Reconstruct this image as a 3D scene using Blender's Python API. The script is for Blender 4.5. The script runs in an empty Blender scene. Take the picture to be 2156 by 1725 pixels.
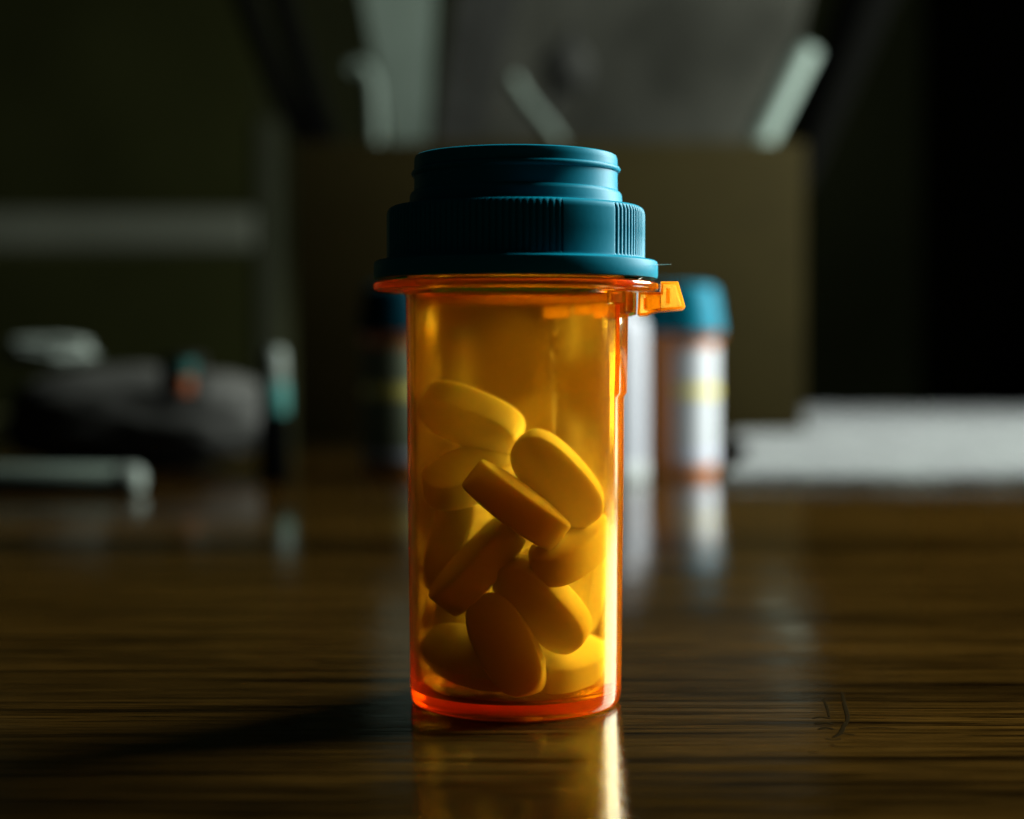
import bpy, bmesh, math, random
from mathutils import Vector, Matrix

random.seed(7)
S = bpy.context.scene
COL = S.collection
MM = 0.001
R = math.radians

# ---------------------------------------------------------------- camera
F_PX, DIST, EYE, CAM_X, PITCH = 3623.0, 254.0, 50.9, -0.56, R(1.70)   # px of a 2156 px wide frame, mm
cam_d = bpy.data.cameras.new('camera')
cam = bpy.data.objects.new('camera', cam_d); COL.objects.link(cam)
cam_d.sensor_width = 36.0
cam_d.lens = 36.0 * F_PX / 2156.0
cam_d.clip_start, cam_d.clip_end = 0.01, 50
cam.location = (CAM_X * MM, -DIST * MM, EYE * MM)
cam.rotation_euler = (R(90) - PITCH, 0, 0)
cam_d.dof.use_dof = True
cam_d.dof.focus_distance = 0.243
cam_d.dof.aperture_fstop = 10.5
S.camera = cam

# ---------------------------------------------------------------- world and lamps
w = bpy.data.worlds.new('World'); S.world = w; w.use_nodes = True
w.node_tree.nodes['Background'].inputs[0].default_value = (0.80, 1.0, 0.86, 1)
w.node_tree.nodes['Background'].inputs[1].default_value = 0.008

def area(name, loc, aim, sx, sy, power, color):
    l = bpy.data.lights.new(name, 'AREA'); l.shape = 'RECTANGLE'; l.size = sx; l.size_y = sy
    l.energy = power; l.color = color
    o = bpy.data.objects.new(name, l); COL.objects.link(o); o.location = loc
    o.rotation_euler = (Vector(aim) - Vector(loc)).to_track_quat('-Z', 'Y').to_euler()
    return o
area('window_light', (0.76, 0.50, 0.47), (0.0, 0.04, 0.03), 0.50, 0.76, 74.0, (0.93, 1.0, 0.98))

S.view_settings.view_transform = 'Standard'
S.view_settings.look = 'None'
S.view_settings.exposure = 0.0
S.view_settings.gamma = 1.0
cy = S.cycles
cy.use_denoising = True
cy.max_bounces = 40; cy.diffuse_bounces = 10; cy.glossy_bounces = 16; cy.transmission_bounces = 36
cy.transparent_max_bounces = 16; cy.volume_bounces = 12
cy.caustics_reflective = True; cy.caustics_refractive = True; cy.blur_glossy = 0.3
cy.sample_clamp_indirect = 6.0
cy.use_adaptive_sampling = False
try:
    cy.use_guiding = True
except Exception:
    pass

# ---------------------------------------------------------------- helpers
def at(px, py, d):
    """point seen at pixel (px, py) of the 2156x1725 frame, d mm in front of the camera (along the table)."""
    u = (px - 1078) / F_PX; v = (862.5 - py) / F_PX
    dy = math.cos(PITCH) + v * math.sin(PITCH); dz = -math.sin(PITCH) + v * math.cos(PITCH)
    k = d / dy
    return Vector((CAM_X + u * k, -DIST + d, EYE + dz * k))

def obj(name, bm, mat, parent=None, smooth=True, angle=None):
    bmesh.ops.scale(bm, vec=(MM, MM, MM), verts=bm.verts)
    bmesh.ops.recalc_face_normals(bm, faces=bm.faces)
    me = bpy.data.meshes.new(name); bm.to_mesh(me); bm.free()
    if mat: me.materials.append(mat)
    if smooth:
        me.polygons.foreach_set('use_smooth', [True] * len(me.polygons))
        if angle: me.set_sharp_from_angle(angle=R(angle))
    o = bpy.data.objects.new(name, me); COL.objects.link(o)
    if parent: o.parent = parent
    return o

def tag(o, label=None, cat=None, group=None, kind=None):
    for k, v in (('label', label), ('category', cat), ('group', group), ('kind', kind)):
        if v: o[k] = v
    return o

def thing(name, loc, label, cat, group=None, rz=0):
    o = bpy.data.objects.new(name, None); COL.objects.link(o)
    o.empty_display_size = 0.01
    o.location = Vector(loc) * MM; o.rotation_euler = (0, 0, rz)
    return tag(o, label, cat, group)

def lathe(profile, n=96, rfun=None, bm=None, center=(0, 0), closed=True):
    """profile: list of (r, z) mm; r == 0 makes a pole. rfun(angle from the camera side, z, r, i) -> r"""
    bm = bm or bmesh.new()
    rings = []
    for i, (r, z) in enumerate(profile):
        if r <= 1e-6:
            rings.append([bm.verts.new((center[0], center[1], z))])
        else:
            ring = []
            for k in range(n):
                a = 2 * math.pi * k / n
                rr = rfun(a, z, r, i) if rfun else r
                ring.append(bm.verts.new((center[0] + rr * math.sin(a), center[1] - rr * math.cos(a), z)))
            rings.append(ring)
    for A, B in zip(rings, rings[1:]):
        for k in range(n):
            k2 = (k + 1) % n
            if len(A) == 1 and len(B) == 1: continue
            if len(A) == 1: bm.faces.new((A[0], B[k], B[k2]))
            elif len(B) == 1: bm.faces.new((A[k], A[k2], B[0]))
            else: bm.faces.new((A[k], A[k2], B[k2], B[k]))
    return bm

def box(bm, lo, hi, m=None):
    vs = [bm.verts.new((x, y, z)) for x in (lo[0], hi[0]) for y in (lo[1], hi[1]) for z in (lo[2], hi[2])]
    for f in ((0, 1, 3, 2), (4, 6, 7, 5), (0, 4, 5, 1), (2, 3, 7, 6), (0, 2, 6, 4), (1, 5, 7, 3)):
        bm.faces.new([vs[i] for i in f])
    if m: bmesh.ops.transform(bm, matrix=m, verts=vs)
    return vs

def bevel(bm, w, seg=2):
    bmesh.ops.bevel(bm, geom=bm.edges[:], offset=w, segments=seg, affect='EDGES', profile=0.5)
    return bm

def bbox(lo, hi, w=1.0, seg=2):
    bm = bmesh.new(); box(bm, lo, hi); return bevel(bm, w, seg)

def prism(bm, pts, frame, depth):
    """extrude a polygon (2-D pts) by depth; frame = (origin, ex, ey, ez)"""
    o, ex, ey, ez = [Vector(q) for q in frame]
    a = [bm.verts.new(o + ex * p[0] + ey * p[1]) for p in pts]
    b = [bm.verts.new(o + ex * p[0] + ey * p[1] + ez * depth) for p in pts]
    bm.faces.new(a); bm.faces.new(b[::-1])
    for i in range(len(pts)):
        j = (i + 1) % len(pts)
        bm.faces.new((a[i], a[j], b[j], b[i]))

def tube(pts, rad, n=10, bm=None, flat=1.0, up=(0, 0, 1)):
    """swept tube through pts (mm); rad number or list; flat squeezes along 'up'"""
    bm = bm or bmesh.new()
    pts = [Vector(p) for p in pts]; rings = []
    for i, p in enumerate(pts):
        t = (pts[min(i + 1, len(pts) - 1)] - pts[max(i - 1, 0)]).normalized()
        s = t.cross(Vector(up))
        if s.length < 1e-3: s = t.cross(Vector((1, 0, 0)))
        s.normalize(); u = s.cross(t)
        r = rad[i] if isinstance(rad, (list, tuple)) else rad
        rings.append([bm.verts.new(p + (s * math.cos(2 * math.pi * k / n) + u * math.sin(2 * math.pi * k / n) * flat) * r) for k in range(n)])
    for A, B in zip(rings, rings[1:]):
        for k in range(n):
            bm.faces.new((A[k], A[(k + 1) % n], B[(k + 1) % n], B[k]))
    bm.faces.new(rings[0][::-1]); bm.faces.new(rings[-1])
    return bm

def spline(pts, n=8):
    P = [Vector(p) for p in pts]; out = []
    for i in range(len(P) - 1):
        p0, p1, p2, p3 = P[max(i - 1, 0)], P[i], P[i + 1], P[min(i + 2, len(P) - 1)]
        for k in range(n):
            t = k / n
            out.append(0.5 * ((2 * p1) + (p2 - p0) * t + (2 * p0 - 5 * p1 + 4 * p2 - p3) * t * t + (3 * p1 - p0 - 3 * p2 + p3) * t ** 3))
    out.append(P[-1]); return out

# ---------------------------------------------------------------- materials
def mat(name, color, rough=0.5, spec=0.5, sss=0, sss_r=(1, 1, 1), sss_s=0.001, noise=None, bump=None, coat=0, sheen=0):
    m = bpy.data.materials.new(name); m.use_nodes = True
    nt = m.node_tree; b = nt.nodes['Principled BSDF']
    b.inputs['Base Color'].default_value = (*color, 1); b.inputs['Roughness'].default_value = rough
    b.inputs['Specular IOR Level'].default_value = spec
    b.inputs['Coat Weight'].default_value = coat; b.inputs['Sheen Weight'].default_value = sheen
    if sss:
        b.inputs['Subsurface Weight'].default_value = sss; b.inputs['Subsurface Radius'].default_value = sss_r
        b.inputs['Subsurface Scale'].default_value = sss_s
    tc = nt.nodes.new('ShaderNodeTexCoord')
    if noise:                                        # (scale, amount): gentle tonal variation
        n = nt.nodes.new('ShaderNodeTexNoise'); n.inputs['Scale'].default_value = noise[0]; n.inputs['Detail'].default_value = 6
        nt.links.new(tc.outputs['Object'], n.inputs['Vector'])
        r = nt.nodes.new('ShaderNodeValToRGB')
        r.color_ramp.elements[0].position = 0.3; r.color_ramp.elements[1].position = 0.7
        r.color_ramp.elements[0].color = (*[c * (1 - noise[1]) for c in color], 1)
        r.color_ramp.elements[1].color = (*[min(1, c * (1 + noise[1])) for c in color], 1)
        nt.links.new(n.outputs['Fac'], r.inputs['Fac']); nt.links.new(r.outputs['Color'], b.inputs['Base Color'])
    if bump:                                         # (scale, strength, distance m)
        n = nt.nodes.new('ShaderNodeTexNoise'); n.inputs['Scale'].default_value = bump[0]; n.inputs['Detail'].default_value = 4
        nt.links.new(tc.outputs['Object'], n.inputs['Vector'])
        bp = nt.nodes.new('ShaderNodeBump'); bp.inputs['Strength'].default_value = bump[1]; bp.inputs['Distance'].default_value = bump[2]
        nt.links.new(n.outputs['Fac'], bp.inputs['Height']); nt.links.new(bp.outputs['Normal'], b.inputs['Normal'])
    return m

def amber(name, haze=0.10, rough=0.04, rim=0.02, foot=0.01):
    """clear orange plastic: refraction at the skin, colour from absorption inside, a little surface haze."""
    m = bpy.data.materials.new(name); m.use_nodes = True
    nt = m.node_tree; N = nt.nodes; L = nt.links
    N.remove(N['Principled BSDF']); out = N['Material Output']
    g = N.new('ShaderNodeBsdfGlass'); g.inputs['IOR'].default_value = 1.46; g.inputs['Roughness'].default_value = rough; g.inputs['Color'].default_value = (1.0, 0.93, 0.68, 1)
    t = N.new('ShaderNodeBsdfTranslucent'); t.inputs['Color'].default_value = (1.0, 0.55, 0.10, 1)
    mx = N.new('ShaderNodeMixShader')
    tc = N.new('ShaderNodeTexCoord')
    mp = N.new('ShaderNodeMapping'); mp.inputs['Scale'].default_value = (1, 1, 0.45); L.new(tc.outputs['Object'], mp.inputs['Vector'])
    n1 = N.new('ShaderNodeTexNoise'); n1.inputs['Scale'].default_value = 110; n1.inputs['Detail'].default_value = 8; n1.inputs['Roughness'].default_value = 0.7
    n2 = N.new('ShaderNodeTexNoise'); n2.inputs['Scale'].default_value = 2600; n2.inputs['Detail'].default_value = 2
    L.new(mp.outputs[0], n1.inputs['Vector']); L.new(tc.outputs['Object'], n2.inputs['Vector'])
    r1 = N.new('ShaderNodeMapRange'); r1.inputs[1].default_value = 0.35; r1.inputs[2].default_value = 0.75
    r1.inputs[3].default_value = haze * 0.45; r1.inputs[4].default_value = haze * 1.8
    r2 = N.new('ShaderNodeMapRange'); r2.inputs[1].default_value = 0.70; r2.inputs[2].default_value = 0.80
    r2.inputs[3].default_value = 0.0; r2.inputs[4].default_value = haze * 2.0
    L.new(n1.outputs['Fac'], r1.inputs[0]); L.new(n2.outputs['Fac'], r2.inputs[0])
    ad = N.new('ShaderNodeMath'); ad.operation = 'ADD'; L.new(r1.outputs[0], ad.inputs[0]); L.new(r2.outputs[0], ad.inputs[1])
    sx = N.new('ShaderNodeSeparateXYZ'); L.new(tc.outputs['Object'], sx.inputs[0])      # moulded rim and foot have a matt finish
    zr = N.new('ShaderNodeValToRGB'); zr.color_ramp.interpolation = 'LINEAR'; e = zr.color_ramp.elements
    e[0].position = 0.0; e[0].color = (foot,) * 3 + (1,); e[1].position = 1.0; e[1].color = (rim,) * 3 + (1,)
    for q, v in ((1.2 / 70, foot), (2.6 / 70, 0), (60.0 / 70, 0), (60.6 / 70, rim)):
        el = e.new(q); el.color = (v, v, v, 1)
    zm = N.new('ShaderNodeMath'); zm.operation = 'MULTIPLY'; zm.inputs[1].default_value = 1 / 0.070; L.new(sx.outputs[2], zm.inputs[0])
    L.new(zm.outputs[0], zr.inputs[0])
    a2 = N.new('ShaderNodeMath'); a2.operation = 'ADD'; L.new(ad.outputs[0], a2.inputs[0]); L.new(zr.outputs[0], a2.inputs[1]); ad = a2
    L.new(ad.outputs[0], mx.inputs[0]); L.new(g.outputs[0], mx.inputs[1]); L.new(t.outputs[0], mx.inputs[2])
    L.new(mx.outputs[0], out.inputs['Surface'])
    va = N.new('ShaderNodeVolumeAbsorption'); va.inputs['Density'].default_value = 820
    va.inputs['Color'].default_value = (0.990, 0.826, 0.0, 1)
    vs = N.new('ShaderNodeVolumeScatter'); vs.inputs['Density'].default_value = 48; vs.inputs['Color'].default_value = (1, 0.6, 0.15, 1)
    vs.inputs['Anisotropy'].default_value = 0.4
    av = N.new('ShaderNodeAddShader'); L.new(va.outputs[0], av.inputs[0]); L.new(vs.outputs[0], av.inputs[1])
    L.new(av.outputs[0], out.inputs['Volume'])
    return m

def table_wood():
    m = bpy.data.materials.new('dark_varnished_wood'); m.use_nodes = True
    nt = m.node_tree; N = nt.nodes; L = nt.links; b = N['Principled BSDF']
    tc = N.new('ShaderNodeTexCoord')
    def noise(sx, sy, scale, det=6, rough=0.6, dist=0.0):
        mp = N.new('ShaderNodeMapping'); mp.inputs['Scale'].default_value = (sx, sy, 1); L.new(tc.outputs['Object'], mp.inputs['Vector'])
        n = N.new('ShaderNodeTexNoise'); n.inputs['Scale'].default_value = scale; n.inputs['Detail'].default_value = det
        n.inputs['Roughness'].default_value = rough; n.inputs['Distortion'].default_value = dist
        L.new(mp.outputs[0], n.inputs['Vector']); return n
    broad = noise(2.0, 26, 1, 5, 0.55, 0.4)
    grain = noise(9, 330, 1, 7, 0.72, 0.3)
    pores = noise(22, 560, 1, 5, 0.62, 0.5)
    r1 = N.new('ShaderNodeValToRGB'); e = r1.color_ramp.elements
    e[0].position = 0.32; e[0].color = (0.008, 0.0042, 0.0008, 1); e[1].position = 0.70; e[1].color = (0.036, 0.0180, 0.0028, 1)
    r2 = N.new('ShaderNodeValToRGB'); e = r2.color_ramp.elements
    e[0].position = 0.40; e[0].color = (0.14, 0.13, 0.11, 1); e[1].position = 0.53; e[1].color = (1, 1, 1, 1)
    r3 = N.new('ShaderNodeValToRGB'); e = r3.color_ramp.elements
    e[0].position = 0.36; e[0].color = (0.03, 0.03, 0.025, 1); e[1].position = 0.42; e[1].color = (1, 1, 1, 1)
    L.new(broad.outputs['Fac'], r1.inputs[0]); L.new(grain.outputs['Fac'], r2.inputs[0]); L.new(pores.outputs['Fac'], r3.inputs[0])
    m1 = N.new('ShaderNodeMixRGB'); m1.blend_type = 'MULTIPLY'; m1.inputs[0].default_value = 1
    m2 = N.new('ShaderNodeMixRGB'); m2.blend_type = 'MULTIPLY'; m2.inputs[0].default_value = 1
    L.new(r1.outputs[0], m1.inputs[1]); L.new(r2.outputs[0], m1.inputs[2])
    L.new(m1.outputs[0], m2.inputs[1]); L.new(r3.outputs[0], m2.inputs[2])
    fine = noise(55, 1500, 1, 4, 0.75, 0.2)
    r4 = N.new('ShaderNodeValToRGB'); e = r4.color_ramp.elements
    e[0].position = 0.36; e[0].color = (0.35, 0.33, 0.30, 1); e[1].position = 0.60; e[1].color = (1.25, 1.2, 1.1, 1)
    L.new(fine.outputs['Fac'], r4.inputs[0])
    m3 = N.new('ShaderNodeMixRGB'); m3.blend_type = 'MULTIPLY'; m3.inputs[0].default_value = 1
    L.new(m2.outputs[0], m3.inputs[1]); L.new(r4.outputs[0], m3.inputs[2]); L.new(m3.outputs[0], b.inputs['Base Color'])
    rr = N.new('ShaderNodeMapRange'); rr.inputs[1].default_value = 0.3; rr.inputs[2].default_value = 0.7
    rr.inputs[3].default_value = 0.085; rr.inputs[4].default_value = 0.05
    L.new(grain.outputs['Fac'], rr.inputs[0]); L.new(rr.outputs[0], b.inputs['Roughness'])
    sm = N.new('ShaderNodeMath'); sm.operation = 'ADD'; L.new(r2.outputs[0], sm.inputs[0]); L.new(r3.outputs[0], sm.inputs[1])
    bp = N.new('ShaderNodeBump'); bp.inputs['Strength'].default_value = 0.05; bp.inputs['Distance'].default_value = 0.00025
    L.new(sm.outputs[0], bp.inputs['Height']); L.new(bp.outputs['Normal'], b.inputs['Normal'])
    b.inputs['Specular IOR Level'].default_value = 0.33
    return m

M = {}
M['amber'] = amber('amber_plastic', 0.013, 0.115)
M['amber_tab'] = amber('amber_plastic_tab', 0.25, 0.05, 0, 0)
M['cap'] = mat('blue_plastic', (0.0, 0.142, 0.200), 0.42, 0.02, bump=(900, 0.05, 0.0002))
M['cap_shaded'] = mat('blue_plastic_shaded', (0.0, 0.012, 0.018), 0.5, 0.02)  # blue cap of the left vial, with its shade put into the colour
M['bottle_white'] = mat('white_bottle', (0.165, 0.17, 0.18), 0.45, 0.1)
M['foot_grey'] = mat('grey_ring', (0.16, 0.17, 0.16), 0.5, 0.1)
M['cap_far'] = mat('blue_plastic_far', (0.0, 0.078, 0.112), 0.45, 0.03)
M['pill'] = mat('chalky_tablet', (0.90, 0.87, 0.78), 0.55, 0.3, sss=0.8, sss_r=(1.0, 0.8, 0.5), sss_s=0.0012, bump=(5000, 0.10, 0.0001))
M['wood'] = table_wood()
M['scratch'] = mat('dark_scratch', (0.006, 0.004, 0.0015), 0.9, 0.0)
M['hair'] = mat('pale_fibre', (0.85, 0.80, 0.66), 0.5)
M['label'] = mat('white_label', (0.20, 0.21, 0.214), 0.5, noise=(90, 0.04))
M['label_shaded'] = mat('white_label_shaded', (0.07, 0.08, 0.05), 0.6, 0.05)  # left vial's white label, colour darkened to stand for the shadow on it
M['yellow'] = mat('yellow_sticker', (0.30, 0.25, 0.03), 0.5)
M['violet'] = mat('grey_violet_print', (0.22, 0.22, 0.27), 0.5)
M['amber_far'] = mat('amber_far', (0.30, 0.085, 0.006), 0.25)
M['card'] = mat('brown_card', (0.0105, 0.0078, 0.0016), 0.85, 0.03, noise=(40, 0.08), bump=(300, 0.1, 0.0003))
M['cloth'] = mat('white_terry', (0.025, 0.029, 0.0245), 0.95, 0.0, noise=(50, 0.55), bump=(300, 1.0, 0.004), sheen=0.2)
M['black'] = mat('black_plastic', (0.0012, 0.0012, 0.001), 1.0, 0.0)
M['dark'] = mat('dark_grey_fabric', (0.014, 0.014, 0.012), 0.9, 0.0, noise=(60, 0.2))
M['pouch'] = mat('pouch_fabric', (0.022, 0.022, 0.019), 0.7, 0.05, noise=(60, 0.2))
M['grey'] = mat('grey_sack', (0.024, 0.024, 0.0187), 0.8, 0.0, noise=(9, 0.5), bump=(20, 0.3, 0.004))
M['pale'] = mat('pale_green_white', (0.082, 0.105, 0.086), 0.5, 0.05)
M['pale_dim'] = mat('pale_green_grey', (0.050, 0.063, 0.050), 0.6, 0.05, noise=(20, 0.15))
M['white'] = mat('white_plastic', (0.072, 0.083, 0.070), 0.5, 0.05)
M['teal'] = mat('teal_print', (0.022, 0.080, 0.068), 0.5, 0.05)
M['orange'] = mat('orange_print', (0.17, 0.05, 0.02), 0.5, 0.05)
M['rail'] = mat('painted_rail', (0.033, 0.035, 0.025), 0.6, 0.05, noise=(8, 0.15))
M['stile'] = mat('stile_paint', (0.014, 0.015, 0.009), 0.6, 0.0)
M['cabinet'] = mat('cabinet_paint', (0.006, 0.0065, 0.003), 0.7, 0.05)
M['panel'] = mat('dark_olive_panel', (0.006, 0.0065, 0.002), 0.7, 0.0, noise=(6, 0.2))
M['wall'] = mat('dim_wall', (0.55, 0.56, 0.26), 0.9, 0.0, noise=(3, 0.15))
M['floor'] = mat('dim_floor', (0.03, 0.027, 0.02), 0.6, noise=(5, 0.2))

# ---------------------------------------------------------------- room: floor, back wall
bm = bmesh.new(); box(bm, (-2600, -1500, -780), (3000, 2600, -750))
tag(obj('floor', bm, M['floor'], smooth=False), kind='structure')
bm = bmesh.new(); box(bm, (-2600, 2600, -780), (3000, 2680, 1700))
tag(obj('back_wall', bm, M['wall'], smooth=False), kind='structure')

# ---------------------------------------------------------------- table
T = thing('table', (0, 500, -750), 'dark brown varnished wooden table with fine horizontal grain under everything', 'table')
def tpart(name, bm, m, **k):
    o = obj(name, bm, m, **k); o.parent = T; o.location = -T.location; return o
tpart('table_top', bbox((-900, -420, -28), (1100, 1650, 0), 3, 3), M['wood'], angle=40)
for x in (-840, 990):
    for y in (-360, 1540):
        tpart('leg', bbox((x, y, -750), (x + 60, y + 60, -28.2), 4), M['wood'], angle=40)
def z6(zx, zy):                                       # scratch strokes beside the bottle, laid on the top
    px, py = (1750 + zx / 1.692) / 1.4026, (1400 + zy / 1.692) / 1.4026
    p0 = at(px, py, 200); c = Vector((CAM_X, -DIST, EYE)); d = p0 - c
    return c + d * (EYE - 0.02) / -d.z
bm = bmesh.new()
for st, r in (([(1150, 1118), (1170, 1165), (1182, 1215)], .14), ([(1246, 1090), (1258, 1150), (1274, 1215), (1262, 1262)], .20), ([(1262, 1240), (1240, 1292), (1200, 1318)], .22),
              ([(1100, 1222), (1140, 1214), (1188, 1222)], .20), ([(1112, 1250), (1160, 1242), (1200, 1250)], .34), ([(1130, 1276), (1165, 1268), (1204, 1276)], .26),
              ([(1214, 1302), (1262, 1298), (1312, 1304)], .16), ([(1164, 1322), (1206, 1328), (1240, 1322)], .2), ([(1185, 1352), (1212, 1356)], .12), ([(1330, 1270), (1400, 1267), (1520, 1270)], .12), ([(1080, 1392), (1130, 1390)], .14)):
    tube(spline([z6(*q) for q in st], 6), [1.7 * r * (0.35 + 0.65 * math.sin(math.pi * min(1, (i + 1) / (6 * (len(st) - 1) + 2)))) for i in range(6 * (len(st) - 1) + 1)], 8, bm, flat=0.06)
tpart('scratch_mark', bm, M['scratch'])

# ---------------------------------------------------------------- the amber vial
V = thing('pill_bottle', (0, 0, 0), 'clear orange pill bottle with ribbed blue cap, sharp in front, holding white tablets', 'pill bottle')
def panel(a):                                         # thicker moulded panel, 64..157 degrees round to the right
    d = math.degrees(a) % 360
    return 1.0 if 64 <= d <= 157 else 0.0
out_prof = [(0, 1.0), (12.4, 1.0), (13.3, 0.75), (13.9, 0.1), (14.4, 0.02), (15.0, 0.25), (15.4, 0.7), (15.55, 1.5), (15.62, 3), (15.7, 10), (15.8, 20),
            (15.9, 30), (16.0, 45.3), (16.0, 45.9), (16.1, 54), (16.16, 59.4), (16.3, 60.2), (16.7, 60.6), (20.4, 60.75), (20.85, 60.95), (21.0, 61.35),
            (20.9, 61.8), (20.5, 62.05), (16.4, 62.15), (16.0, 62.5), (15.9, 66.5), (15.6, 67.0), (14.95, 66.9)]
in_prof = [(14.75, 64), (14.8, 60), (14.72, 45), (14.62, 30), (14.52, 20), (14.42, 10), (14.3, 4.4), (14.1, 3.2), (13.6, 2.5), (12.8, 2.2), (0, 2.1)]
nout = len(out_prof)
def body_r(a, z, r, i):
    if 45.6 < z < 59.5 and i < nout: return r + 0.42 * panel(a)
    return r
obj('body', lathe(out_prof + in_prof, 270, body_r), M['amber'], V, angle=35)

# locking lugs under the flange and the tab on the right
def arc_block(r0, r1, z0, z1, a0, a1, n=8):
    bm = bmesh.new(); rows = []
    for k in range(n + 1):
        a = R(a0 + (a1 - a0) * k / n); s, c = math.sin(a), -math.cos(a)
        rows.append([bm.verts.new((r * s, r * c, z)) for r, z in ((r0, z0), (r1, z0 + .3), (r1, z1), (r0, z1))])
    for A, B in zip(rows, rows[1:]):
        for k in range(4): bm.faces.new((A[k], A[(k + 1) % 4], B[(k + 1) % 4], B[k]))
    bm.faces.new(rows[0]); bm.faces.new(rows[-1][::-1])
    return bm
for a0, a1, z0 in ((50, 61, 58.6), (62.5, 74, 57.3), (76, 84, 57.0), (112, 128, 57.6), (131, 144, 58.4), (148, 164, 57.9)):
    obj('lug', arc_block(16.75, 17.7, z0, 60.5, a0, a1), M['amber_tab'], V, angle=30)
tabm = Matrix.Rotation(R(-4), 4, 'Z')
TAB = [(18.0, 60.45), (21.2, 60.45), (21.25, 61.95), (23.7, 61.95), (24.75, 58.35), (24.6, 58.05), (20.9, 57.75), (20.0, 57.5), (19.2, 57.1), (18.2, 57.05), (17.85, 57.4)]
def inset(pts, d):
    n = len(pts); out = []
    for i in range(n):
        p0, p1, p2 = Vector(pts[i - 1]), Vector(pts[i]), Vector(pts[(i + 1) % n])
        e1 = (p1 - p0).normalized(); e2 = (p2 - p1).normalized()
        n1 = Vector((e1.y, -e1.x)); n2 = Vector((e2.y, -e2.x)); b = (n1 + n2); b = b / max(b.length_squared, 0.3) * 2
        out.append(p1 + b * d / 1.0 * 0.5 * 1.0 if False else p1 + b * d * 0.5)
    return out
bm = bmesh.new()                                      # hollow lever: rim wall with a web behind it, ribs inside
inn = inset(TAB, 0.75)
n = len(TAB); yf, yb = -4.6, 4.2
ring = []
for pts, y in ((TAB, yf), (inn, yf), (inn, yb - 0.9), (TAB, yb)):
    ring.append([bm.verts.new((p[0], y, p[1])) for p in pts])
for k in range(3):
    A, B = ring[k], ring[k + 1]
    if k == 2: break
    for i in range(n):
        j = (i + 1) % n
        bm.faces.new((A[i], A[j], B[j], B[i]))
for i in range(n):
    j = (i + 1) % n
    bm.faces.new((ring[3][i], ring[3][j], ring[0][j], ring[0][i]))
bm.faces.new(ring[2]); bm.faces.new(ring[3][::-1])
bmesh.ops.transform(bm, matrix=tabm, verts=bm.verts)
tab = obj('locking_tab', bm, M['amber_tab'], V, angle=25)
bm = bmesh.new(); lathe([(0, -2.95), (1.0, -2.95), (1.15, -2.7), (1.15, 3.15), (0, 3.15)], 20, bm=bm)
bmesh.ops.transform(bm, matrix=tabm @ Matrix.Translation((20.2, 0, 59.1)) @ Matrix.Rotation(0, 4, 'X') @ Matrix.Scale(0.42, 4, (0, 0, 1)), verts=bm.verts)
obj('post', bm, M['amber_tab'], tab, angle=35)
bm = bmesh.new(); box(bm, (22.0, -3.9, 58.85), (22.55, 3.2, 61.0), tabm); obj('rib', bm, M['amber_tab'], tab, smooth=False)
bm = bmesh.new(); box(bm, (18.75, -3.9, 58.0), (19.15, 3.2, 59.6), tabm); obj('rib', bm, M['amber_tab'], tab, smooth=False)

# ribbed blue cap
def smooth_zone(deg):
    d = (deg - 20) % 120
    return d < 26
def cap_r(a, z, r, i):
    if BAND0 <= i <= BAND1 and not smooth_zone(math.degrees(a)):
        ph = (math.degrees(a) * 128 / 360.0) % 1.0
        return r - 0.30 * (1 - abs(math.sin(math.pi * ph)) ** 0.6)
    if THR0 <= i <= THR1:                             # a single thread bead round the neck
        return r
    return r
cap_prof = [(0, 67.4), (14.0, 67.4), (18.2, 67.3), (18.2, 62.6), (20.3, 62.45), (20.7, 62.55), (20.85, 62.9), (20.85, 64.6), (20.75, 64.95), (20.45, 65.15), (19.35, 65.25), (19.05, 65.4)]
BAND0 = len(cap_prof)
cap_prof += [(18.95, 65.7), (18.95, 69), (18.95, 71.9), (18.85, 72.35)]
BAND1 = len(cap_prof) - 1
cap_prof += [(18.6, 72.75), (18.15, 73.0), (16.2, 73.15), (15.75, 73.3), (15.62, 73.7), (15.55, 74.7), (15.35, 75.1), (15.0, 75.35)]
THR0, THR1 = 999, 999
cap_prof += [(14.93, 76.0), (14.92, 79.6), (14.9, 80.0), (14.75, 80.45), (14.5, 80.6), (13.6, 80.6), (13.45, 80.4), (13.4, 76), (13.2, 75), (0, 74.8)]
capo = obj('cap', lathe(cap_prof, 1024, cap_r), M['cap'], V, angle=38)
bm = bmesh.new(); rings = []
nt_ = 150
for k in range(nt_ + 1):                              # thread: 1.03 turns, 1 mm pitch, tapering ends
    a = R(-165 + 350.0 * k / nt_); z = 78.25 + 0.75 * (k / nt_ - .5) * 1.6
    h = 0.5 * min(1, k / 6 + .05, (nt_ - k) / 6 + .05)
    rings.append([bm.verts.new(((14.8 + h * q[0]) * math.sin(a), -(14.8 + h * q[0]) * math.cos(a), z + q[1])) for q in ((0, -.52), (.75, -.36), (1.15, 0), (.75, .36), (0, .52), (-.2, 0))])
for A, B in zip(rings, rings[1:]):
    for k in range(6): bm.faces.new((A[k], A[(k + 1) % 6], B[(k + 1) % 6], B[k]))
bm.faces.new(rings[0]); bm.faces.new(rings[-1][::-1])
obj('thread', bm, M['cap'], capo)

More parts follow.
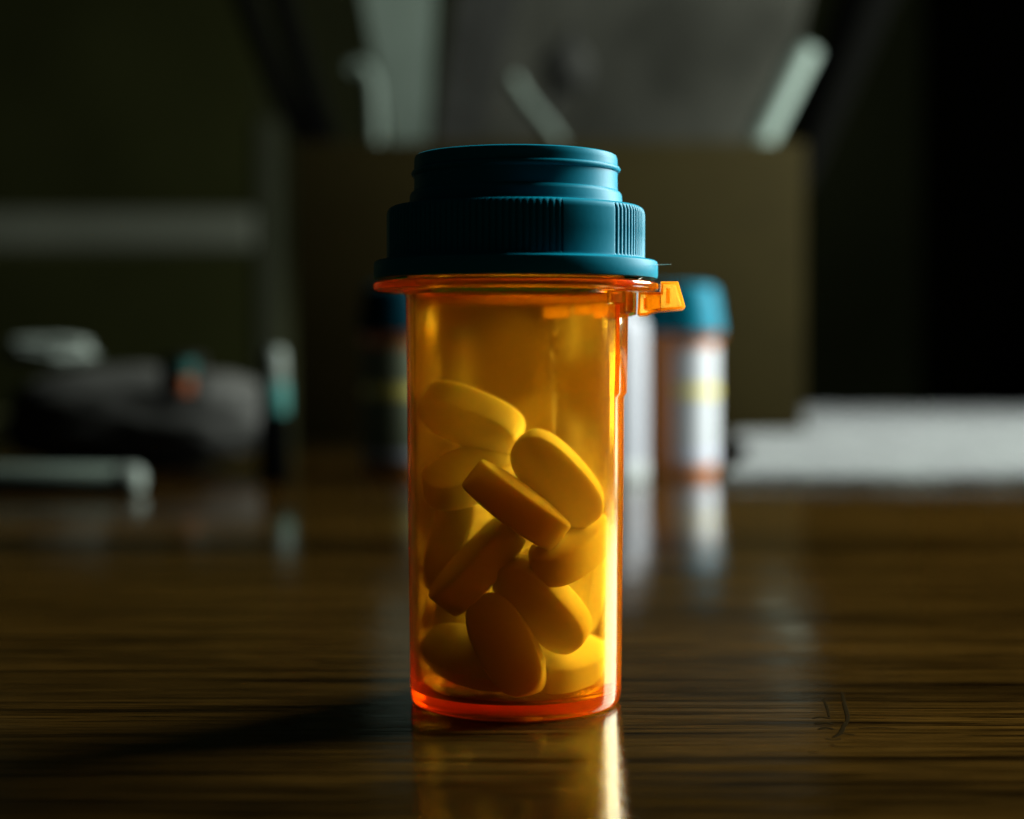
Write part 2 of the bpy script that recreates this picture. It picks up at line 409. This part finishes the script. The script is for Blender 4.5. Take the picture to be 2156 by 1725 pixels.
# a stray fibre stuck to the cap's skirt
def cap_pt(px, py, r=20.93):
    x = (px - 1086) / 14.9
    c = at(px, py, DIST)
    y = -math.sqrt(max(0, r * r - min(abs(c.x), r) ** 2))
    p = at(px, py, DIST + y); return (p.x, p.y, p.z)
fp = [cap_pt(1325, 592), cap_pt(1342, 589), cap_pt(1353, 583), cap_pt(1357, 571), cap_pt(1364, 563), cap_pt(1374, 559)]
fp += [tuple(at(1392, 557.5, DIST - 5)), tuple(at(1412, 557, DIST - 8))]
tag(obj('stray_fibre', tube(spline(fp, 6), 0.045, 5), M['hair']), 'thin pale hair stuck to the right edge of the sharp blue cap', 'hair')

# ---------------------------------------------------------------- tablets
PILLS = [
  ((-6.8,0.2,42.0), (0.922,-0.105,-0.373), (-0.330,-0.710,-0.622), 'topmost tablet of the pile, tilted against the left wall, face in shade'),
  ((6.1,-6.2,33.6), (0.667,0.087,-0.740), (-0.123,-0.967,-0.225), 'tablet at upper right of the pile, face to camera, bright right rim'),
  ((0.1,-10.0,30.1), (0.799,0.000,-0.602), (0.600,-0.070,0.797), 'tablet seen edge-on in the middle, squared end under the topmost tablet'),
  ((-5.6,-6.451,21.1), (0.669,0.000,0.743), (-0.721,-0.242,0.649), 'dark edge-on tablet leaning up to the right in the left half of the pile'),
  ((7.9,-6.0,23.5), (0.527,0.766,0.369), (-0.183,-0.321,0.929), 'tablet seen end-on by the right wall, half of it glowing pale yellow'),
  ((4.3,-8.6,15.7), (0.695,0.000,-0.719), (-0.338,-0.883,-0.326), 'tablet slanting down right just above the pale one on the bottle floor'),
  ((-1.3,-9.4,8.6), (0.440,-0.340,-0.831), (-0.200,-0.930,0.275), 'large oval tablet standing face-on at the front of the bottle floor'),
  ((7.760,-2.887,5.856), (0.561,0.819,0.119), (0.193,-0.269,0.944), 'pale glowing tablet lying end-on on the bottle floor at the right'),
  ((-5.132,8.614,29.260), (0.492,0.174,0.853), (-0.707,-0.492,0.508), 'tablet behind the edge-on pair at the left, upright with a lit right side'),
  ((-6.200,-0.475,33.914), (0.852,0.423,0.310), (-0.007,-0.583,0.813), 'shaded tablet directly beneath the topmost tablet'),
  ((-9.370,1.505,23.503), (0.308,0.087,0.947), (-0.591,-0.763,0.262), 'upright dark tablet pressed against the left wall at half height'),
  ((-6.3,-4.2,6.2), (0.887,-0.423,-0.188), (-0.219,-0.742,0.633), 'darkest tablet, lying on the bottle floor at the left'),
  ((9.819,2.525,17.240), (0.171,0.174,0.970), (-0.610,-0.754,0.243), 'pale upright tablet by the right wall behind the slanting one'),
  ((-6.874,3.824,14.725), (0.483,-0.259,0.837), (-0.545,-0.837,0.056), 'dark tablet standing by the left wall above the darkest one'),
  ((2.570,4.403,7.614), (0.866,0.000,-0.500), (0.470,-0.342,0.814), 'lit tablet behind the large face-on one on the floor'),
  ((5.398,3.924,28.769), (0.766,0.000,0.643), (-0.112,-0.985,0.133), 'glowing tablet behind the edge-on middle one'),
  ((0.9,9.2,26.6), (0.766,0.100,0.643), (-0.133,-0.985,0.112), 'lit tablet at the back in the gap under the edge-on middle one'),
  ((1.6,9.0,13.4), (0.85,0.174,0.42), (0.036,-0.925,0.377), 'lit tablet at the back between the two slanting ones'),
]
def pill_mesh():
    bm = bmesh.new(); n = 56; rings = []
    prof = []
    for k in range(8):                                # lower dome: a shallow cap that meets the belly band at an edge
        q = (k + 1) / 8; prof.append((q * .95, -2.36 - 0.72 * (1 - q ** 2.2)))
    prof += [(.972, -2.28), (.99, -2.12), (1.0, -1.85), (1.005, 0), (1.0, 1.85), (.99, 2.12), (.972, 2.28)]
    prof += [(q, -z) for q, z in prof[7::-1]]
    def outline(t):
        c, s = math.cos(t), math.sin(t); e = 2 / 2.6
        return (7.9 * math.copysign(abs(c) ** e, c), 4.05 * math.copysign(abs(s) ** e, s))
    for s, z in prof:
        rings.append([bm.verts.new((outline(2 * math.pi * k / n)[0] * s, outline(2 * math.pi * k / n)[1] * s, z)) for k in range(n)])
    for A, B in zip(rings, rings[1:]):
        for k in range(n): bm.faces.new((A[k], A[(k + 1) % n], B[(k + 1) % n], B[k]))
    for ring, z in ((rings[0], -3.09), (rings[-1], 3.09)):
        c = bm.verts.new((0, 0, z))
        for k in range(n): bm.faces.new((c, ring[k], ring[(k + 1) % n]))
    return bm
pm = None
for c, L_, N_, lab in PILLS:
    if pm is None:
        o = obj('tablet', pill_mesh(), M['pill'], angle=50); pm = o
    else:
        o = pm.copy(); COL.objects.link(o)
    L_ = Vector(L_).normalized(); N_ = Vector(N_); N_ = (N_ - L_ * N_.dot(L_)).normalized(); Y_ = N_.cross(L_)
    rot = Matrix((L_, Y_, N_)).transposed(); c = Vector(c)
    for _ in range(12):                               # keep every tablet inside the wall and on the floor of the bottle
        push = Vector((0, 0, 0))
        for v in pm.data.vertices:
            q = c + rot @ (v.co / MM); r_ = math.hypot(q.x, q.y); lim = 14.27 + 0.5 * q.z / 60
            if r_ > lim and r_ - lim > push.length: push = Vector((-q.x / r_, -q.y / r_, 0)) * (r_ - lim)
            if q.z < 2.25 and 2.25 - q.z > push.length: push = Vector((0, 0, 2.25 - q.z))
        c = c + push
        if push.length < .02: break
    o.matrix_world = Matrix.Translation(Vector(c) * MM) @ Matrix((L_, Y_, N_)).transposed().to_4x4()
    tag(o, 'oblong ' + lab, 'tablet', 'white tablets inside the sharp orange bottle')

# ---------------------------------------------------------------- three labelled vials behind
def far_vial(px, d, label, lab_a0, lab_a1, stripe, cap='cap_far', paper='label'):
    p = at(px, 1000, d)
    o = thing('pill_bottle', (p.x, p.y, 0), label, 'pill bottle', 'labelled pill bottles out of focus behind')
    obj('body', lathe([(0, .6), (12.8, .6), (13.2, .05), (14.0, .2), (14.3, 1), (14.5, 3), (15.0, 58), (15.3, 59.6), (17.2, 60), (17.6, 61), (14, 61.5), (0, 61.5)], 64), M['amber_far'], o, angle=40)
    cp = []
    for r, z in ((0, 82.4), (12.0, 82.4), (14.0, 81.4), (15.0, 79.2), (16.2, 71), (17.0, 66), (17.4, 62.5), (16.8, 61.7), (0, 61.7)): cp.append((r, z))
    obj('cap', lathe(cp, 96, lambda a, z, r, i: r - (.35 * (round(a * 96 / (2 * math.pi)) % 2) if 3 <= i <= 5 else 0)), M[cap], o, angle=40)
    def sheet(r, z0, z1, a0, a1, name, m, rc=4):
        bm = bmesh.new(); na, nz = 28, 12; g = []
        for k in range(na + 1):
            a = R(a0 + (a1 - a0) * k / na); col = []
            e = min(k, na - k) / na * abs(R(a1 - a0)) * r
            cut = rc - math.sqrt(max(0, rc * rc - (rc - e) ** 2)) if e < rc else 0
            for j in range(nz + 1):
                z = z0 + cut + (z1 - z0 - 2 * cut) * j / nz
                col.append([bm.verts.new((q * math.sin(a), -q * math.cos(a), z)) for q in (r, r + .12)])
            g.append(col)
        for s in (0, 1):
            for k in range(na):
                for j in range(nz):
                    f = [g[k][j][s], g[k + 1][j][s], g[k + 1][j + 1][s], g[k][j + 1][s]]
                    bm.faces.new(f if s else f[::-1])
        for k in range(na):
            for j in (0, nz): bm.faces.new((g[k][j][0], g[k + 1][j][0], g[k + 1][j][1], g[k][j][1]))
        for j in range(nz):
            for k in (0, na): bm.faces.new((g[k][j][0], g[k][j + 1][0], g[k][j + 1][1], g[k][j][1]))
        return obj(name, bm, m, o, angle=40)
    lb = sheet(15.12, 5, 56, lab_a0, lab_a1, 'paper_label', M[paper])
    if stripe:
        for z0, z1, m in ((34.5, 39.5, 'yellow'), (8, 11, 'violet')):
            s = sheet(15.28, z0, z1, lab_a0 + 2, lab_a1 - 2, 'sticker', M[m], 0.5); s.parent = lb
    return o
p = at(1281, 1000, 716)
WB = thing('pill_bottle', (p.x, p.y, 0), 'white bottle, a pale sliver between the sharp orange bottle and the blue-capped one', 'pill bottle')
obj('body', lathe([(0, .5), (14, .5), (15, .05), (15.6, .8), (15.8, 2), (15.8, 62), (15.5, 65), (14.5, 67.5), (12, 69.5), (10.5, 70), (10.5, 72), (0, 72)], 64), M['bottle_white'], WB, angle=40)
obj('cap', lathe([(0, 72.2), (11.6, 72.2), (11.8, 73), (11.6, 80), (11, 81), (0, 81.3)], 64), M['bottle_white'], WB, angle=40)
obj('base_ring', lathe([(15.9, 0.6), (16.1, 1.2), (16.1, 7.6), (15.9, 8)], 64), M['foot_grey'], WB, angle=40)
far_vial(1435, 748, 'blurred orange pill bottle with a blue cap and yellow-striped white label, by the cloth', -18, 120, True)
far_vial(838, 745, 'shaded orange pill bottle with a blue cap coloured as shaded, left of the sharp bottle', -85, 115, True, 'cap_shaded', 'label_shaded')

# ---------------------------------------------------------------- white cloth on the right
bm = bmesh.new()
def xl(d):
    P = [(690, 80), (746, 96.5), (800, 105), (894, 112), (950, 118), (958, 168), (1400, 205)]
    for (d0, x0), (d1, x1) in zip(P, P[1:]):
        if d <= d1: return x0 + (x1 - x0) * (d - d0) / (d1 - d0)
    return P[-1][1]
nx, ny = 200, 150; rows = []
from mathutils import noise as mn
for j in range(ny + 1):
    row = []
    d = 690 + 710 * (j / ny) ** 1.3
    for i in range(nx + 1):
        x0 = xl(d); x = x0 + (640 - x0) * (i / nx) ** 1.4
        ed = min(1, (x - x0) / 7.0); ef = min(1, (d - 690) / 6.0); 
        rise = 5.0 + 5.5 * min(1, max(0, (d - 700) / 220))
        z = rise * (0.25 + 0.75 * math.sqrt(max(0, 1 - (1 - ed) ** 2))) * (0.25 + 0.75 * math.sqrt(max(0, 1 - (1 - ef) ** 2)))
        z += 0.6 * mn.noise(Vector((x / 30, d / 30, 0))) + 0.8 * mn.noise(Vector((x / 6, d / 9, 3)))
        dd = d - 4 * mn.noise(Vector((x / 60, 9, 0))) * (1 - min(1, j / 10))
        row.append(bm.verts.new((x, dd - DIST, max(z, .4))))
    rows.append(row)
for A, B in zip(rows, rows[1:]):
    for i in range(nx): bm.faces.new((A[i], A[i + 1], B[i + 1], B[i]))
edge = [rows[0][i] for i in range(nx + 1)] + [rows[j][nx] for j in range(1, ny + 1)] + [rows[ny][i] for i in range(nx - 1, -1, -1)] + [rows[j][0] for j in range(ny - 1, 0, -1)]
low = [bm.verts.new((v.co.x, v.co.y, 0.2)) for v in edge]
for i in range(len(edge)):
    j = (i + 1) % len(edge); bm.faces.new((edge[i], edge[j], low[j], low[i]))
bm.faces.new(low)
tag(obj('cloth', bm, M['cloth']), 'white fluffy folded cloth lying on the table right of the bottles', 'cloth')
p = at(1545, 942, 800)
tag(obj('screw_cap', lathe([(0, p.z - 4), (5.5, p.z - 4), (6.2, p.z - 3.4), (6.2, p.z + 1.6), (5.4, p.z + 2.6), (0, p.z + 2.8)], 32, center=(p.x, p.y)), M['black'], angle=40), 'small black round cap on the white cloth beside the blurred blue-capped bottle', 'cap')

# ---------------------------------------------------------------- brown box with things standing in it
B0 = at(620, 900, 962); B1 = at(1692, 900, 962); zt = at(1150, 298, 962).z
X0, X1, Y0, Y1 = B0.x, B1.x, B0.y, B0.y + 150
BX = thing('cardboard_box', ((X0 + X1) / 2, (Y0 + Y1) / 2, 0), 'open brown cardboard box standing behind the pill bottles', 'box')
def bpart(name, lo, hi, m=M['card'], w=.6):
    o = obj(name, bbox(lo, hi, w), m, BX, angle=40); o.location = -BX.location; return o
bpart('front_panel', (X0, Y0, 3.2), (X1, Y0 + 3, zt))
bpart('back_panel', (X0, Y1 - 3, 3.2), (X1, Y1, zt))
bpart('side_panel', (X0, Y0 + 3.1, 3.2), (X0 + 3, Y1 - 3.1, zt - .5))
bpart('side_panel', (X1 - 3, Y0 + 3.1, 3.2), (X1, Y1 - 3.1, zt - .5))
bpart('bottom_panel', (X0, Y0, .1), (X1, Y1, 3.1))

def slab(name, quad, d0, d1, thick, m, label, cat, bend=0, nu=10, nv=14, parent=None):
    """a sheet through four pixels (top left, top right, bottom right, bottom left); the top at depth d1, the bottom at d0"""
    TL, TR, BR, BL = at(*quad[0], d1), at(*quad[1], d1), at(*quad[2], d0), at(*quad[3], d0)
    nrm = (TR - TL).cross(BL - TL).normalized()
    if nrm.y > 0: nrm = -nrm
    bm = bmesh.new(); G = [[], []]
    for s in (0, 1):
        for j in range(nv + 1):
            v = j / nv; row = []
            for i in range(nu + 1):
                u = i / nu
                p = (TL * (1 - u) + TR * u) * (1 - v) + (BL * (1 - u) + BR * u) * v
                p = p + nrm * (bend * math.sin(math.pi * u) + (thick if s else 0))
                row.append(bm.verts.new(p))
            G[s].append(row)
    for s in (0, 1):
        for j in range(nv):
            for i in range(nu):
                bm.faces.new((G[s][j][i], G[s][j][i + 1], G[s][j + 1][i + 1], G[s][j + 1][i]))
    for j in range(nv):
        for i in (0, nu): bm.faces.new((G[0][j][i], G[0][j + 1][i], G[1][j + 1][i], G[1][j][i]))
    for i in range(nu):
        for j in (0, nv): bm.faces.new((G[0][j][i], G[0][j][i + 1], G[1][j][i + 1], G[1][j][i]))
    o = obj(name, bm, m, angle=40)
    if label: tag(o, label, cat)
    return o
def rod(name, pts, rad, m, label, cat, flat=1.0):
    return tag(obj(name, tube(spline([at(*p) for p in pts], 6), rad, 14, flat=flat, up=(0, 1, 0)), m, angle=50), label, cat)

slab('grey_folder', ((1075, -260), (1760, -260), (1560, 620), (905, 620)), 1060, 1085, 2.5, M['grey'], 'wide grey folder fanned out at the back of the brown box', 'folder', bend=9)
slab('folded_paper', ((1668, 95), (1722, 115), (1570, 420), (1512, 410)), 985, 1000, 4, M['pale'], 'bright pale paper roll leaning right at the right end of the box', 'paper', bend=5)
slab('paper_strip', ((735, -160), (925, -160), (888, 520), (862, 520)), 1000, 1030, 1.5, M['pale_dim'], 'pale green strip narrowing downward into the box, left of the grey folder', 'strip')
rod('plastic_stick', [(1078, 165, 985), (1110, 215, 984), (1160, 278, 982), (1230, 390, 980)], 3.6, M['pale_dim'], 'short pale stick poking out of the box in front of the grey folder', 'stick')
rod('plastic_hook', [(735, 148, 990), (762, 142, 990), (782, 175, 989), (788, 240, 987), (795, 420, 985)], 3.8, M['pale_dim'], 'small pale hook curving left out of the box top', 'hook')
rod('black_strap', [(470, -180, 1010), (515, -10, 1005), (575, 150, 1000), (640, 290, 995), (720, 470, 990)], 6.5, M['black'], 'black strap leaning left out of the box corner', 'strap', .5)
rod('cable', [(545, -180, 1020), (610, 60, 1018), (690, 300, 1010), (740, 460, 1005)], 7.0, M['black'], 'dark cable leaning beside the black strap', 'cable', .6)
slab('dark_ruler', ((1000, -260), (1160, -260), (965, 480), (885, 480)), 1030, 1045, 2, M['dark'], 'dark ruler slanting between the pale green strip and the grey folder', 'ruler')
slab('black_umbrella', ((1840, -230), (1990, -230), (1700, 420), (1615, 420)), 1005, 1040, 14, M['black'], 'black folded umbrella leaning right out of the box', 'umbrella', bend=8)
rod('spoon', [(1205, 60, 1030), (1190, 150, 1030), (1160, 225, 1028), (1130, 460, 1020)], [3] * 3 + [9, 13, 15, 16, 15, 13, 9, 6, 4, 3] + [3] * 6, M['dark'], 'dark spoon shape standing before the grey folder', 'spoon', .4)

# ---------------------------------------------------------------- left: cupboard far behind
dC = 1560
CB = thing('cupboard', tuple(at(280, 800, dC) * 1.0)[:2] + (0,), 'dim cupboard with a pale rail and dark olive panels at the far left', 'cupboard')
def cpart(name, lo, hi, m, w=3):
    o = obj(name, bbox(lo, hi, w, 3), m, CB, angle=40); o.location = -CB.location; return o
a = at(-420, 1, dC); 
xl0, xr0 = at(-500, 500, dC).x, at(590, 500, dC).x
def zz(py): return at(300, py, dC).z
yC = dC - DIST
cpart('rail', (xl0, yC - 6, zz(528)), (xr0 - 22.2, yC + 14, zz(442)), M['rail'], 6)
cpart('stile', (xr0 - 22, yC - 4, 0.5), (xr0, yC + 14, zz(250)), M['stile'], 4)
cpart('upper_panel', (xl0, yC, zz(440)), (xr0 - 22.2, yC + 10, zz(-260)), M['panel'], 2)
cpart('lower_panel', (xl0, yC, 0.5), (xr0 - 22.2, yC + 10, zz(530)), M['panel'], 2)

# right: tall dark cabinet behind
dD = 1800
xa, xb = at(2080, 500, dD).x, at(2600, 500, dD).x
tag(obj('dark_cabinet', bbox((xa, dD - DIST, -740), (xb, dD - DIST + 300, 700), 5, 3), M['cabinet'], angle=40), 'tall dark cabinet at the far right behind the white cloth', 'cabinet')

# ---------------------------------------------------------------- left: pouch, packets, pen
def blob(cx, cy, z0, sx, sy, sz, seed, amp, e=3.0):
    bm = bmesh.new(); bmesh.ops.create_icosphere(bm, subdivisions=5, radius=1)
    for v in bm.verts:
        n_ = v.co.normalized()
        k = (abs(n_.x) ** e + abs(n_.y) ** e + abs(n_.z) ** e) ** (-1 / e)
        q = n_ * k * (1 + amp * mn.noise(n_ * 2.2 + Vector((seed, 0, 0))) + amp * .4 * mn.noise(n_ * 7 + Vector((seed, 3, 0))))
        v.co = Vector((cx + q.x * sx, cy + q.y * sy, z0 + sz + q.z * sz))
        v.co.z = max(v.co.z, z0)
    return bm
d = 765
p = at(265, 850, d)
tag(obj('pouch', blob(p.x, p.y + 30, 0.3, 62, 34, 23, 2, .10, 2.5), M['pouch']), 'soft dark grey pouch lying on the table at the left', 'pouch')
p = at(578, 1000, 705)
SB = thing('small_bottle', (p.x, p.y, 0), 'small dark bottle with pale top and teal collar by the right end of the pouch', 'bottle')
obj('body', lathe([(0, .2), (6, .2), (6.4, .8), (6.4, 24), (5.2, 28), (0, 28)], 32), M['black'], SB, angle=40)
obj('collar', lathe([(0, 28.1), (5.4, 28.1), (5.7, 29), (5.6, 40), (5.0, 41), (0, 41)], 32), M['teal'], SB, angle=40)
obj('cap', lathe([(0, 41.1), (4.8, 41.1), (5.0, 42), (4.6, 53), (3.4, 55), (0, 55.2)], 32), M['white'], SB, angle=40)
q = slab('printed_packet', ((340, 755), (432, 752), (432, 835), (340, 838)), 729, 733, 3, M['dark'], 'small packet with teal and orange print lying on the front of the pouch', 'packet', bend=2)
o = slab('teal_print', ((358, 762), (412, 760), (412, 790), (358, 792)), 726, 726, 1, M['teal'], None, None, bend=2); o.parent = q
o = slab('orange_print', ((364, 794), (406, 793), (406, 828), (364, 829)), 726, 726, 1, M['orange'], None, None, bend=2); o.parent = q
p = at(75, 735, 775)
tag(obj('tissue', blob(p.x, p.y + 20, p.z - 7, 19, 14, 6, 5, .22), M['white']), 'crumpled pale tissue lying on top of the pouch at the far left', 'tissue')
e0 = at(300, 992, 640); e1 = at(-260, 985, 655)
PN = thing('marker_pen', (e0.x, e0.y, 0), 'pale marker pen with bright rounded end lying in front of the pouch', 'pen')
def ppart(name, bm, m):
    o = obj(name, bm, m, PN, angle=40); o.location = -PN.location; return o
dirv = Vector((e1.x - e0.x, e1.y - e0.y, 0)).normalized(); base = Vector((e0.x, e0.y, 5.6))
ppart('barrel', tube([base + dirv * t for t in (9.2, 9.6, 60, 150)], [5.0, 5.3, 5.3, 5.3], 24), M['pale_dim'])
ppart('end_cap', tube([base + dirv * t for t in (0, .5, 1.5, 3, 8, 9)], [2.8, 4.2, 5.0, 5.5, 5.5, 5.3], 24), M['white'])
